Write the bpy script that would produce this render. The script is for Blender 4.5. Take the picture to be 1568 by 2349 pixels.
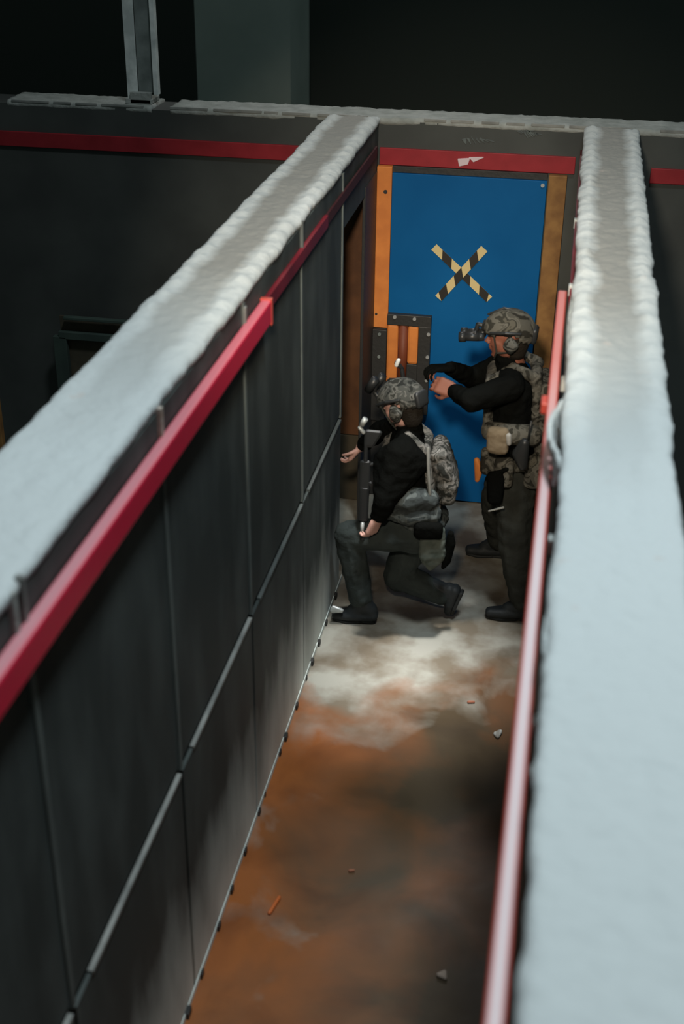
import bpy, bmesh, math, random
from mathutils import Vector, Matrix, noise
random.seed(4)
for o in list(bpy.data.objects): bpy.data.objects.remove(o)
S = bpy.context.scene
COL = S.collection
# ------------------------------------------------------------------ camera
cam_d = bpy.data.cameras.new('camera'); cam = bpy.data.objects.new('camera', cam_d); COL.objects.link(cam)
R_ = Vector((0.98382623, 0.17879258, 0.01091614)); U_ = Vector((-0.09357657, 0.46103884, 0.88243221)); F_ = Vector((-0.15273957, 0.86918145, -0.4703129))
m = Matrix((( R_.x, U_.x, -F_.x, 0), (R_.y, U_.y, -F_.y, 0), (R_.z, U_.z, -F_.z, 3.90885), (0, 0, 0, 1)))
cam.matrix_world = m
cam_d.sensor_fit = 'VERTICAL'; cam_d.sensor_height = 36; cam_d.sensor_width = 24; cam_d.lens = 44.98
cam_d.clip_start = .05; cam_d.clip_end = 100
cam_d.dof.use_dof = True; cam_d.dof.focus_distance = 8.4; cam_d.dof.aperture_fstop = 1.9
S.camera = cam
# ------------------------------------------------------------------ world, light, exposure
W = bpy.data.worlds.new('world'); S.world = W; W.use_nodes = True
W.node_tree.nodes['Background'].inputs[0].default_value = (.80, 1.0, .96, 1)
W.node_tree.nodes['Background'].inputs[1].default_value = .07
S.view_settings.view_transform = 'Standard'; S.view_settings.look = 'None'; S.view_settings.gamma = 1
S.view_settings.exposure = 0
def area(name, loc, target, size, power, color, spread=180):
    l = bpy.data.lights.new(name, 'AREA'); l.shape = 'DISK'; l.size = size; l.energy = power; l.color = color; l.spread = math.radians(spread)
    o = bpy.data.objects.new(name, l); COL.objects.link(o); o.location = loc
    o.rotation_euler = (Vector(target)-Vector(loc)).to_track_quat('-Z', 'Y').to_euler()
    return o
area('hall_lamp_high', (.75, 2.9, 10.0), (-.1, 2.9, 0), 1.2, 118, (.86, .96, 1.0), 92)
area('hall_lamp_beyond', (-1.6, 11.6, 5.6), (-.8, 5.2, 0), .9, 8, (1.0, .95, .90), 60)
area('corridor_downlight', (-.50, 5.55, 7.2), (-.58, 5.50, 0), .35, 4.6, (1.0, .98, .94), 14)
area('door_fill_warm', (-.35, 1.0, 4.2), (-.60, 7.5, 1.35), .3, 10.5, (1.0, .86, .68), 34)  # unseen warm fill, added beside the camera to brighten door and posts

# ------------------------------------------------------------------ materials
def mat(name, c, rough=.7, spec=.5, metal=0, bump=0, bscale=40, c2=None, cscale=6, detail=4, lo=.35, hi=.65, emit=None):
    M = bpy.data.materials.new(name); M.use_nodes = True; N = M.node_tree.nodes; L = M.node_tree.links; b = N['Principled BSDF']
    b.inputs['Base Color'].default_value = (*c, 1); b.inputs['Roughness'].default_value = rough
    b.inputs['Specular IOR Level'].default_value = spec; b.inputs['Metallic'].default_value = metal
    tc = N.new('ShaderNodeTexCoord')
    if c2 is not None:
        n = N.new('ShaderNodeTexNoise'); n.inputs['Scale'].default_value = cscale; n.inputs['Detail'].default_value = detail
        L.new(tc.outputs['Object'], n.inputs['Vector'])
        r = N.new('ShaderNodeValToRGB'); r.color_ramp.elements[0].position = lo; r.color_ramp.elements[1].position = hi
        r.color_ramp.elements[0].color = (*c, 1); r.color_ramp.elements[1].color = (*c2, 1)
        L.new(n.outputs['Fac'], r.inputs['Fac']); L.new(r.outputs['Color'], b.inputs['Base Color'])
    if bump:
        n = N.new('ShaderNodeTexNoise'); n.inputs['Scale'].default_value = bscale; n.inputs['Detail'].default_value = 5
        L.new(tc.outputs['Object'], n.inputs['Vector'])
        bp = N.new('ShaderNodeBump'); bp.inputs['Strength'].default_value = bump; bp.inputs['Distance'].default_value = .01
        L.new(n.outputs['Fac'], bp.inputs['Height']); L.new(bp.outputs['Normal'], b.inputs['Normal'])
    return M
def camo(name, cols, scale=14, rough=.85, tone=1.0):
    M = mat(name, cols[0], rough, .2, bump=.3, bscale=90); N = M.node_tree.nodes; L = M.node_tree.links; b = N['Principled BSDF']
    tc = N.new('ShaderNodeTexCoord'); n = N.new('ShaderNodeTexNoise'); n.inputs['Scale'].default_value = scale; n.inputs['Detail'].default_value = 3; n.inputs['Distortion'].default_value = .8
    L.new(tc.outputs['Object'], n.inputs['Vector'])
    r = N.new('ShaderNodeValToRGB'); r.color_ramp.interpolation = 'CONSTANT'
    pos = [0, .42, .50, .58, .66]
    r.color_ramp.elements[0].color = (*[v*tone for v in cols[0]], 1); r.color_ramp.elements[1].position = pos[1]; r.color_ramp.elements[1].color = (*[v*tone for v in cols[1]], 1)
    for i in range(2, len(cols)):
        e = r.color_ramp.elements.new(pos[i]); e.color = (*[v*tone for v in cols[i]], 1)
    L.new(n.outputs['Fac'], r.inputs['Fac']); L.new(r.outputs['Color'], b.inputs['Base Color'])
    return M
def panel_material(name, foot_bounce):
    M = mat(name, (.062, .072, .069), .68, .30, bump=.2, bscale=5); N = M.node_tree.nodes; L = M.node_tree.links; bs = N['Principled BSDF']
    tc = N.new('ShaderNodeTexCoord'); mp = N.new('ShaderNodeMapping'); mp.inputs['Scale'].default_value = (1, 2.6, .9); L.new(tc.outputs['Object'], mp.inputs[0])
    n = N.new('ShaderNodeTexNoise'); n.inputs['Scale'].default_value = 1.8; n.inputs['Detail'].default_value = 5; L.new(mp.outputs[0], n.inputs['Vector'])
    r = N.new('ShaderNodeValToRGB'); r.color_ramp.elements[0].position = .42; r.color_ramp.elements[1].position = .80
    r.color_ramp.elements[0].color = (.054, .066, .064, 1); r.color_ramp.elements[1].color = (.115, .135, .13, 1); L.new(n.outputs['Fac'], r.inputs[0])
    out = r.outputs[0]
    if foot_bounce:      # floor bounce painted in: colour pales towards the panel foot
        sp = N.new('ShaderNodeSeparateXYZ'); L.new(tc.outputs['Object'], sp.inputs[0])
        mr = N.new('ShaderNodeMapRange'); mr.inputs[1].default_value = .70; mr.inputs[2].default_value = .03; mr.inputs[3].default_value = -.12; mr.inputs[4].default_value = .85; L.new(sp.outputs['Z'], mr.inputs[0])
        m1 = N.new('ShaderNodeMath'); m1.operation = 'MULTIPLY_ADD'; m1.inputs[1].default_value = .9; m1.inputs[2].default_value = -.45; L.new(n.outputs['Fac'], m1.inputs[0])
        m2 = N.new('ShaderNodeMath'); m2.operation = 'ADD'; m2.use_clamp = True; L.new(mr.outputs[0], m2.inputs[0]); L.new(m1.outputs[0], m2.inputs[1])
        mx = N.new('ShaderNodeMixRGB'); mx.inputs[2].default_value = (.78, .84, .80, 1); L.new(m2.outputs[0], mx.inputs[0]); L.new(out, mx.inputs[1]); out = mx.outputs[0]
    L.new(out, bs.inputs['Base Color']); return M
black_panel = panel_material('black_wall_panel', False); foot_panel = panel_material('foot_bounce_panel', True)
black_far = mat('black_far_wall', (.055, .060, .058), .6, .3, c2=(.08, .088, .083), cscale=2)
black_trim = mat('black_metal_plate', (.035, .035, .034), .5, .4, bump=.2)
seam_light = mat('bare_panel_edge', (.34, .35, .33), .6, c2=(.20, .21, .20), cscale=9)
seam_dim = mat('dull_panel_joint', (.13, .15, .145), .6, c2=(.08, .09, .088), cscale=7)
joint_m = mat('grey_joint_strip', (.17, .20, .19), .65, c2=(.11, .13, .125), cscale=5)
wood_strip = mat('raw_splinter_wood', (.42, .32, .25), .8, c2=(.55, .52, .48), cscale=30)
red = mat('red_enamel', (.40, .016, .035), .36, .6, bump=.15, bscale=30, c2=(.34, .012, .028), cscale=8)
red_dull = mat('red_strip_paint', (.36, .022, .032), .5, .4, c2=(.29, .016, .024), cscale=8)
red_salmon = mat('salmon_red_enamel', (.60, .085, .060), .30, .8, c2=(.52, .06, .045), cscale=5)
def top_sheen_mat(name, c, sheen, amount, y0, y1, xc=None):  # up-facing faces tinted pale: lamp sheen painted in, weaker with distance
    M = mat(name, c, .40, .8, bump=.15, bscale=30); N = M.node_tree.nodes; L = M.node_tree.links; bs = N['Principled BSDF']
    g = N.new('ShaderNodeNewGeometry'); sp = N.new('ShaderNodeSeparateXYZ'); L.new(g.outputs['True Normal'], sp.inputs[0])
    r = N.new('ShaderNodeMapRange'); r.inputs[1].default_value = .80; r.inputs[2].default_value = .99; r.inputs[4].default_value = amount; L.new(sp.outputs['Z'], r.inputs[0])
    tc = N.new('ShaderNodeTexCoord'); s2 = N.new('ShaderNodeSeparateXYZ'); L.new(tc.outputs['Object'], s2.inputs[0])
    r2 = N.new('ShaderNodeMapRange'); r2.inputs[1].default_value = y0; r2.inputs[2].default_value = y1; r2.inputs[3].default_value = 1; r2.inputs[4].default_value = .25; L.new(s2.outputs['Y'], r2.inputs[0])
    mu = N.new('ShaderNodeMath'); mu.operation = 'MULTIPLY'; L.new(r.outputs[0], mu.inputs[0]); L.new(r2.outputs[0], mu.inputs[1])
    if xc is not None:      # painted sheen kept off the edges
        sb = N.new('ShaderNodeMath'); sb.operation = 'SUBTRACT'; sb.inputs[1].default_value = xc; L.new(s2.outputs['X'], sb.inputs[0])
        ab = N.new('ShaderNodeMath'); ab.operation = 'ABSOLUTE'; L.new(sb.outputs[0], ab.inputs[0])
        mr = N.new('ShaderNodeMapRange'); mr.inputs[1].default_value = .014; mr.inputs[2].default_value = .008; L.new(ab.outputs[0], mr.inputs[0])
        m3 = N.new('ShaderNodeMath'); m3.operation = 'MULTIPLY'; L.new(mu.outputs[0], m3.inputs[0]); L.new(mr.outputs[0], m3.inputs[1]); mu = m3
    mx = N.new('ShaderNodeMixRGB'); mx.inputs[1].default_value = (*c, 1); mx.inputs[2].default_value = (*sheen, 1); L.new(mu.outputs[0], mx.inputs[0]); L.new(mx.outputs[0], bs.inputs['Base Color'])
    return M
red = top_sheen_mat('red_enamel', (.85, .022, .075), (.66, .42, .46), .75, 2.5, 5.5)
red_salmon = top_sheen_mat('salmon_red_enamel', (.62, .085, .060), (.92, .76, .78), 1.0, 2.8, 4.2, .0035)
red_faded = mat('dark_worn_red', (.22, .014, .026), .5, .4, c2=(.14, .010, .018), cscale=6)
white_scuff = mat('pale_scuff_mark', (.75, .62, .66), .7)
grey_scuff = mat('grey_scuff_mark', (.15, .18, .175), .8, c2=(.08, .09, .09), cscale=20)
cap_far = mat('grey_cap_far', (.42, .44, .42), .9, .2, bump=.6, bscale=40, c2=(.30, .32, .30), cscale=10)
wood_orange = mat('orange_wood', (.80, .27, .060), .6, .4, c2=(.66, .21, .048), cscale=9)
wood_tan = mat('tan_wood', (.33, .175, .06), .7, .3, c2=(.22, .11, .04), cscale=12)
wood_brown = mat('brown_plywood', (.155, .068, .030), .7, .3, c2=(.10, .045, .022), cscale=7)
wood_dark = mat('dark_plywood', (.085, .07, .045), .8, c2=(.05, .043, .03), cscale=7)
blue = mat('blue_door_paint', (.004, .100, .290), .5, .12, bump=.08, bscale=8, c2=(.006, .118, .33), cscale=2)
bolt_m = mat('bright_bolt_steel', (.75, .77, .76), .3, .6, metal=.6)
tape_y = mat('tape_yellow', (.70, .56, .27), .55)
tape_k = mat('tape_black', (.025, .022, .018), .5)
galv = mat('galvanised_steel', (.85, .90, .88), .7, .3, c2=(.55, .60, .59), cscale=12)
galv_dark = mat('dull_steel_face', (.24, .275, .265), .65, c2=(.14, .165, .16), cscale=9)
concrete = mat('pillar_concrete', (.70, .82, .78), .9, .2, c2=(.6, .72, .68), cscale=1.5)
hall_m = mat('dark_hall_paint', (.12, .14, .13), .95, .1)
green_m = mat('green_paint', (.055, .085, .07), .8, c2=(.035, .055, .048), cscale=5)
hair_m = mat('dark_hair', (.02, .016, .012), .8, .2, bump=.6, bscale=120)
skin = mat('skin', (.30, .115, .075), .5, .4, bump=.1, bscale=60)
skin_pale = mat('pale_skin', (.62, .36, .30), .5, .4)
cloth_black = mat('black_fabric', (.0065, .007, .0065), .95, .0, bump=.4, bscale=70)
cloth_dark = mat('dark_trousers_fabric', (.052, .064, .062), .9, .1, bump=.5, bscale=45, c2=(.036, .045, .044), cscale=10)
cloth_olive = mat('olive_black_fabric', (.044, .047, .041), .9, .1, bump=.5, bscale=45, c2=(.030, .032, .028), cscale=10)
boot_m = mat('boot_leather', (.022, .026, .028), .6, .4, bump=.3, bscale=50)
sole_m = mat('boot_rubber', (.016, .018, .018), .7)
gun_m = mat('gun_metal', (.025, .027, .028), .4, .5)
grey_m = mat('light_grey_metal', (.52, .55, .54), .35, .5, metal=.3)
web_m = mat('webbing', (.05, .052, .045), .9, .1)
tan_m = mat('tan_fabric', (.23, .18, .12), .9, .1, bump=.3)
grn_pouch = mat('green_pouch_fabric', (.085, .105, .09), .85, .2, bump=.4, bscale=60, c2=(.13, .15, .13), cscale=14)
camo_a = camo('camouflage_helmet', [(.03,.033,.03), (.10,.105,.095), (.20,.20,.18), (.05,.052,.045), (.28,.29,.27)], 15, tone=0.62)
camo_b = camo('camouflage_olive', [(.035,.033,.026), (.12,.115,.095), (.19,.18,.15), (.06,.058,.046), (.15,.14,.11)], 13, tone=0.7)
camo_v = camo('camouflage_vest', [(.035,.037,.033), (.13,.13,.12), (.26,.25,.23), (.06,.062,.055), (.34,.33,.31)], 17, tone=0.8)
camo_d = camo('camouflage_dark_vest', [(.035,.042,.042), (.05,.06,.06), (.10,.115,.112), (.045,.055,.055), (.075,.09,.088)], 9)

def cap_material():
    M = mat('pale_foam_cap', (.62, .69, .71), .9, .15, bump=.7, bscale=34); N = M.node_tree.nodes; L = M.node_tree.links; b = N['Principled BSDF']
    tc = N.new('ShaderNodeTexCoord'); sp = N.new('ShaderNodeSeparateXYZ'); L.new(tc.outputs['Generated'], sp.inputs[0])
    # dusty worn middle lane, cleaner foam rows at both edges
    a = N.new('ShaderNodeMath'); a.operation = 'SUBTRACT'; a.inputs[1].default_value = .5; L.new(sp.outputs['X'], a.inputs[0])
    c = N.new('ShaderNodeMath'); c.operation = 'ABSOLUTE'; L.new(a.outputs[0], c.inputs[0])
    n = N.new('ShaderNodeTexNoise'); n.inputs['Scale'].default_value = 5; n.inputs['Detail'].default_value = 5; L.new(tc.outputs['Object'], n.inputs['Vector'])
    d = N.new('ShaderNodeMath'); d.operation = 'MULTIPLY_ADD'; d.inputs[1].default_value = .30; d.inputs[2].default_value = -.15; L.new(n.outputs['Fac'], d.inputs[0])
    e = N.new('ShaderNodeMath'); e.operation = 'ADD'; L.new(c.outputs[0], e.inputs[0]); L.new(d.outputs[0], e.inputs[1])
    r = N.new('ShaderNodeValToRGB'); r.color_ramp.elements[0].position = .17; r.color_ramp.elements[1].position = .30
    r.color_ramp.elements[0].color = (.34, .335, .31, 1); r.color_ramp.elements[1].color = (.62, .65, .64, 1)
    L.new(e.outputs[0], r.inputs['Fac'])
    n2 = N.new('ShaderNodeTexNoise'); n2.inputs['Scale'].default_value = 9; n2.inputs['Detail'].default_value = 3; L.new(tc.outputs['Object'], n2.inputs['Vector'])
    r2 = N.new('ShaderNodeValToRGB'); r2.color_ramp.elements[0].position = .68; r2.color_ramp.elements[1].position = .78
    r2.color_ramp.elements[0].color = (0, 0, 0, 1); r2.color_ramp.elements[1].color = (.6, .6, .6, 1); L.new(n2.outputs['Fac'], r2.inputs['Fac'])
    # the near length is evenly pale, lane tones come in with distance
    fr = N.new('ShaderNodeMapRange'); fr.inputs[1].default_value = 2.9; fr.inputs[2].default_value = 4.6; s3 = N.new('ShaderNodeSeparateXYZ'); L.new(tc.outputs['Object'], s3.inputs[0]); L.new(s3.outputs['Y'], fr.inputs[0])
    fm = N.new('ShaderNodeMixRGB'); fm.inputs[1].default_value = (.64, .70, .71, 1); L.new(fr.outputs[0], fm.inputs[0]); L.new(r.outputs['Color'], fm.inputs[2]); r = fm
    mx = N.new('ShaderNodeMixRGB'); mx.inputs[2].default_value = (.60, .52, .47, 1); L.new(r2.outputs['Color'], mx.inputs[0]); L.new(r.outputs[0], mx.inputs[1])
    L.new(mx.outputs[0], b.inputs['Base Color'])
    return M
cap_m = cap_material()

def floor_material():
    M = mat('stained_corridor_floor', (.3, .2, .1), .45, .5, bump=.12, bscale=14); N = M.node_tree.nodes; L = M.node_tree.links; b = N['Principled BSDF']
    tc = N.new('ShaderNodeTexCoord')
    def nz(scale, det=4, dist=0):
        n = N.new('ShaderNodeTexNoise'); n.inputs['Scale'].default_value = scale; n.inputs['Detail'].default_value = det; n.inputs['Distortion'].default_value = dist
        L.new(tc.outputs['Object'], n.inputs['Vector']); return n
    def ramp(src, p0, p1, c0, c1):
        r = N.new('ShaderNodeValToRGB'); r.color_ramp.elements[0].position = p0; r.color_ramp.elements[1].position = p1
        r.color_ramp.elements[0].color = (*c0, 1); r.color_ramp.elements[1].color = (*c1, 1); L.new(src, r.inputs['Fac']); return r
    sp = N.new('ShaderNodeSeparateXYZ'); L.new(tc.outputs['Object'], sp.inputs[0])
    def mapr(src, a, b_, lo=0, hi=1):
        r = N.new('ShaderNodeMapRange'); r.inputs[1].default_value = a; r.inputs[2].default_value = b_; r.inputs[3].default_value = lo; r.inputs[4].default_value = hi; L.new(src, r.inputs[0]); return r
    def math_(op, a, bb):
        q = N.new('ShaderNodeMath'); q.operation = op
        for i, v in enumerate((a, bb)):
            if isinstance(v, (int, float)): q.inputs[i].default_value = v
            else: L.new(v, q.inputs[i])
        return q.outputs[0]
    # rust: strongest along the left wall base, patchy elsewhere
    n1 = nz(1.7, 5, .6); edge = mapr(sp.outputs['X'], -1.13, -.45, .42, 0)
    fac = math_('ADD', n1.outputs['Fac'], edge.outputs[0])
    base = ramp(fac, .42, .92, (.088, .060, .032), (.36, .112, .026))
    # pale worn dusty area around where people stand (y 4.7 .. 7.5)
    worn = mapr(sp.outputs['Y'], 4.75, 5.7, 0, .9)
    n2 = nz(3.1, 5, .4); wx = mapr(sp.outputs['X'], -.85, -.05, .22, -.28); wy = mapr(sp.outputs['Y'], 5.6, 6.3, 0, .3)
    wf = math_('ADD', math_('ADD', math_('ADD', worn.outputs[0], wx.outputs[0]), wy.outputs[0]), math_('MULTIPLY', math_('SUBTRACT', n2.outputs['Fac'], .5), 1.3))
    wr = ramp(wf, .30, .75, (0, 0, 0), (1, 1, 1))
    mx = N.new('ShaderNodeMixRGB'); L.new(wr.outputs['Color'], mx.inputs[0]); L.new(base.outputs['Color'], mx.inputs[1])
    pale = ramp(nz(4.2, 4).outputs['Fac'], .38, .62, (.20, .165, .120), (.40, .39, .34)); L.new(pale.outputs['Color'], mx.inputs[2])
    # dark stains
    ds = ramp(nz(2.3, 5, .8).outputs['Fac'], .30, .52, (.66, .63, .60), (1, 1, 1))
    m2 = N.new('ShaderNodeMixRGB'); m2.blend_type = 'MULTIPLY'; m2.inputs[0].default_value = 1; L.new(mx.outputs[0], m2.inputs[1]); L.new(ds.outputs['Color'], m2.inputs[2])
    L.new(m2.outputs[0], b.inputs['Base Color'])
    rr = ramp(nz(2.0, 4).outputs['Fac'], .35, .65, (.40,)*3, (.58,)*3); L.new(rr.outputs['Color'], b.inputs['Roughness'])
    return M
floor_m = floor_material()

# ------------------------------------------------------------------ helpers
def bx(bm, x0, x1, y0, y1, z0, z1, bev=0):
    vs = [bm.verts.new((x, y, z)) for x in (x0, x1) for y in (y0, y1) for z in (z0, z1)]
    fs = [bm.faces.new([vs[i] for i in f]) for f in ((0,1,3,2),(4,6,7,5),(0,4,5,1),(2,3,7,6),(0,2,6,4),(1,5,7,3))]
    if bev:
        es = {e for f in fs for e in f.edges}
        bmesh.ops.bevel(bm, geom=list(es), offset=bev, segments=2, affect='EDGES', profile=.5)
def hull(bm, pts, seg=10):
    """closed convex skin over spheres [(centre, radius)]"""
    t = bmesh.new()
    for c, r in pts:
        bmesh.ops.create_icosphere(t, subdivisions=2 if seg > 6 else 1, radius=r, matrix=Matrix.Translation(Vector(c)))
    res = bmesh.ops.convex_hull(t, input=list(t.verts))
    kill = [g for g in res['geom_interior'] if isinstance(g, bmesh.types.BMVert)] + [v for v in t.verts if not v.link_faces]
    bmesh.ops.delete(t, geom=list(set(kill)), context='VERTS')
    for f in list(t.faces):
        pass
    bmesh.ops.recalc_face_normals(t, faces=list(t.faces))
    me = bpy.data.meshes.new('tmp'); t.to_mesh(me); t.free(); bm.from_mesh(me); bpy.data.meshes.remove(me)
def cyl(bm, a, b, r, seg=14, r2=None):
    a = Vector(a); b = Vector(b); d = b-a; q = d.to_track_quat('Z', 'Y').to_matrix().to_4x4()
    bmesh.ops.create_cone(bm, cap_ends=True, segments=seg, radius1=r, radius2=r if r2 is None else r2, depth=d.length, matrix=Matrix.Translation((a+b)/2) @ q)
def obj(name, bm, m, parent=None, smooth=False):
    bmesh.ops.recalc_face_normals(bm, faces=list(bm.faces))
    me = bpy.data.meshes.new(name); bm.to_mesh(me); bm.free(); me.materials.append(m)
    if smooth:
        for p in me.polygons: p.use_smooth = True
    o = bpy.data.objects.new(name, me); COL.objects.link(o)
    if parent is not None: o.parent = parent; o.matrix_parent_inverse = parent.matrix_world.inverted()
    return o
def blob(name, bm, m, parent, voxel=.008, smooth=4, wrinkle=0, wscale=14):
    """fuse overlapping closed shapes into one continuous surface"""
    me = bpy.data.meshes.new('t'); bm.to_mesh(me); bm.free(); t = bpy.data.objects.new('t', me); COL.objects.link(t)
    a = t.modifiers.new('r', 'REMESH'); a.mode = 'VOXEL'; a.voxel_size = voxel
    if smooth:
        s = t.modifiers.new('s', 'SMOOTH'); s.iterations = smooth; s.factor = .5
    dg = bpy.context.evaluated_depsgraph_get(); dg.update(); r = bpy.data.meshes.new_from_object(t.evaluated_get(dg))
    bpy.data.objects.remove(t); bpy.data.meshes.remove(me); r.name = name
    if wrinkle:
        ns = [v.normal.copy() for v in r.vertices]
        for v, n in zip(r.vertices, ns):
            p = v.co*wscale
            k = noise.noise(Vector((p.x, p.y, p.z*1.8))) + .5*noise.noise(p*2.3)
            v.co += n*(wrinkle*k)
    r.materials.clear(); r.materials.append(m)
    for p in r.polygons: p.use_smooth = True
    o = bpy.data.objects.new(name, r); COL.objects.link(o)
    if parent is not None: o.parent = parent; o.matrix_parent_inverse = parent.matrix_world.inverted()
    return o
def thing(name, label, cat, loc, group=None):
    o = bpy.data.objects.new(name, None); COL.objects.link(o); o.location = loc; o.empty_display_size = .1
    bpy.context.view_layer.update(); o['label'] = label; o['category'] = cat
    if group: o['group'] = group
    return o
def tag(o, label, cat, group=None):
    o['label'] = label; o['category'] = cat
    if group: o['group'] = group
    return o
def struct(name, bm, m, parent=None, smooth=False):
    o = obj(name, bm, m, parent, smooth)
    if parent is None: o['kind'] = 'structure'
    return o
NB = bmesh.new

H = 2.44; XL = -1.14; XR = .046; T = .30; YF = 7.56
# ------------------------------------------------------------------ setting
b = NB(); bx(b, -9, 9, -2, 17, -.12, -.004); struct('floor', b, hall_m)
b = NB(); bx(b, XL-.32, XR+.01, -1.5, YF, -.004, 0); struct('floor', b, floor_m)
b = NB(); bx(b, -9, 9, 16.4, 16.6, 0, 7); struct('wall_hall_back', b, hall_m)
b = NB(); bx(b, -9.2, -9, -2, 16.6, 0, 7); struct('wall_hall_left', b, hall_m)
b = NB(); bx(b, -4.12, -3.08, 14, 15, 0, 6); struct('trim_pillar', b, concrete)

def cap(name, m, length_axis, a0, a1, c, w, bumps=True, parent=None, z=H, amp=1.0, seed=0):
    """rough foam fill sitting in the top of a double-skinned wall, ragged at the rims"""
    step = .018; nl = int((a1-a0)/step); nw = 22
    bm = NB(); rows = []
    for i in range(nl+1):
        s = a0+(a1-a0)*i/nl; row = []
        jl = (noise.noise(Vector((s*4.2, 3.1+seed, 0)))*.010 + noise.noise(Vector((s*15, 9.1+seed, 0)))*.005 + noise.noise(Vector((s*1.3, 5.7+seed, 0)))*.008)*amp
        jr = (noise.noise(Vector((s*4.2, 33.1+seed, 0)))*.010 + noise.noise(Vector((s*15, 39.1+seed, 0)))*.005 + noise.noise(Vector((s*1.3, 45.7+seed, 0)))*.008)*amp
        prof = [(-w/2+.012+jl, -.05), (-w/2+jl, -.03)]
        for k in range(nw+1):
            u = -w/2+jl + (w-jl+jr)*k/nw
            h = 0
            edge = min(k, nw-k)/nw
            h -= .012*max(0, 1-edge/.06)**2
            if bumps:
                for side in (-1, 1):
                    uc = side*(w/2-.045)
                    ph = (s/.143+(.3 if side > 0 else 0)+.5*noise.noise(Vector((s*.8, side*7+seed, 1)))) % 1-.5
                    h += (.020 if length_axis == 'X' else .020*min(1, max(0, (s-2.9)/1.2)))*math.exp(-((u-uc)/.022)**2)*math.exp(-(ph/.27)**2)*(.7+.6*noise.noise(Vector((s*3, side*5, seed))))
                h += .005*noise.noise(Vector((s*5, u*9, seed)))
            h += .006*noise.noise(Vector((s*22, u*22, seed)))+.003*noise.noise(Vector((s*50, u*50, seed)))
            prof.append((u, h))
        prof += [(w/2+jr, -.03), (w/2-.012+jr, -.05)]
        for u, h in prof:
            row.append(bm.verts.new((c+u, s, z+h) if length_axis == 'Y' else (s, c+u, z+h)))
        rows.append(row)
    for i in range(nl):
        for k in range(len(rows[0])-1):
            bm.faces.new((rows[i][k], rows[i+1][k], rows[i+1][k+1], rows[i][k+1]))
    for i in range(nl): bm.faces.new((rows[i][0], rows[i][-1], rows[i+1][-1], rows[i+1][0]))
    bm.faces.new(rows[0][::-1]); bm.faces.new(rows[-1])
    return obj(name, bm, m, parent, True)

# left corridor wall with doorway (y 6.40 .. 7.42, z .. 2.09)
OY0, OY1, OZ = 6.40, 7.44, 2.09
b = NB()
bx(b, XL-T, XL, -1.5, OY0, 0, H-.04); bx(b, XL-T, XL, OY0, YF, OZ, H-.04)
WL = struct('wall_left', b, black_panel)
cap('foam_cap', cap_m, 'Y', -1.5, YF, XL-T/2+.006, .315, parent=WL, seed=1)
joints = [.27, 1.27, 2.28, 3.30, 4.30, 5.32, 6.33]
for i, (a, c) in enumerate(zip(joints[:-1], joints[1:])):
    b = NB(); bx(b, XL, XL+.010, a+.012, c-.012, 1.09, 2.40, .002); obj('upper_panel', b, black_panel, WL)
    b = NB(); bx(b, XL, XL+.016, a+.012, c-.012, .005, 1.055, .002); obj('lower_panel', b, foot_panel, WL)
    e0 = c-.06 if i != 1 else c-.02
    b = NB(); bx(b, XL+.002, XL+.021, a+.13, c-.02, 1.052, 1.066); obj('panel_ledge', b, seam_light if c < 4.4 else seam_dim, WL)
for y in joints[2:]:
    b = NB(); bx(b, XL, XL+.017, y-.013, y+.013, 1.07, 2.40, .003); obj('joint_strip', b, joint_m, WL)
# splintered strips showing above the rail
for (y, z0, z1, mm, w) in [(2.225, 2.25, 2.43, cap_far, .011), (2.275, 2.25, 2.44, seam_light, .009), (3.295, 2.30, 2.415, wood_strip, .010), (4.30, 2.32, 2.385, seam_light, .011), (5.31, 2.31, 2.43, seam_dim, .008)]:
    b = NB(); bx(b, XL+.004, XL+.024, y-w, y+w, z0, z1, .003); obj('edge_strip', b, mm, WL)
b = NB()
random.seed(8)
for k in range(26):
    y = .9+k*.21+random.uniform(-.06, .06); s = random.uniform(.006, .014)
    bx(b, XL+.012, XL+.018+s, y-s*1.5, y+s*1.5, .0, .018+s, .003)
obj('anchor_bolt', b, black_trim, WL)
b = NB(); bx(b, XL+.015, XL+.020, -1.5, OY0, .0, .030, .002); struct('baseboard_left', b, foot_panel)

# doorway jamb boards
b = NB(); bx(b, XL-T+.01, XL-.004, OY1-.03, OY1+.10, .47, OZ, .004); struct('trim_jamb_board', b, wood_brown)
b = NB(); bx(b, XL-T+.01, XL-.004, OY1-.03, OY1+.10, .0, .465, .004); struct('trim_jamb_foot', b, wood_dark)
b = NB(); bx(b, XL-.012, XL+.006, 7.10, YF, .0, OZ+.05, .003); struct('trim_jamb_plate', b, black_trim)

# right corridor wall
b = NB(); bx(b, XR, XR+T-.02, -1.5, YF, 0, H-.04); WR = struct('wall_right', b, black_panel)
cap('foam_cap', cap_m, 'Y', -1.5, YF, XR+.1445, .304, parent=WR, seed=7)
# ragged foam lumps hanging over the right wall's inner rim
for (y0, y1, z0, dx, mm) in [(3.15, 3.62, 2.33, .045, 'w'), (3.85, 4.7, 2.34, .010, 'g'), (2.2, 2.42, 2.36, .012, 'w')]:
    b = NB(); n = 9
    for i in range(n-1):
        ya = y0+(y1-y0)*i/(n-1); yb = y0+(y1-y0)*(i+1)/(n-1)
        hull(b, [((XR-dx*math.sin(math.pi*i/(n-1)), ya, H-.02-.02*random.random()), .010), ((XR-dx*math.sin(math.pi*(i+1)/(n-1)), yb, H-.02-.02*random.random()), .010), ((XR-dx*.4, (ya+yb)/2, z0+.03*random.random()), .008)], 6)
    blob('foam_fringe', b, cap_m if mm == 'w' else cap_far, WR, .005, 2)

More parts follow.
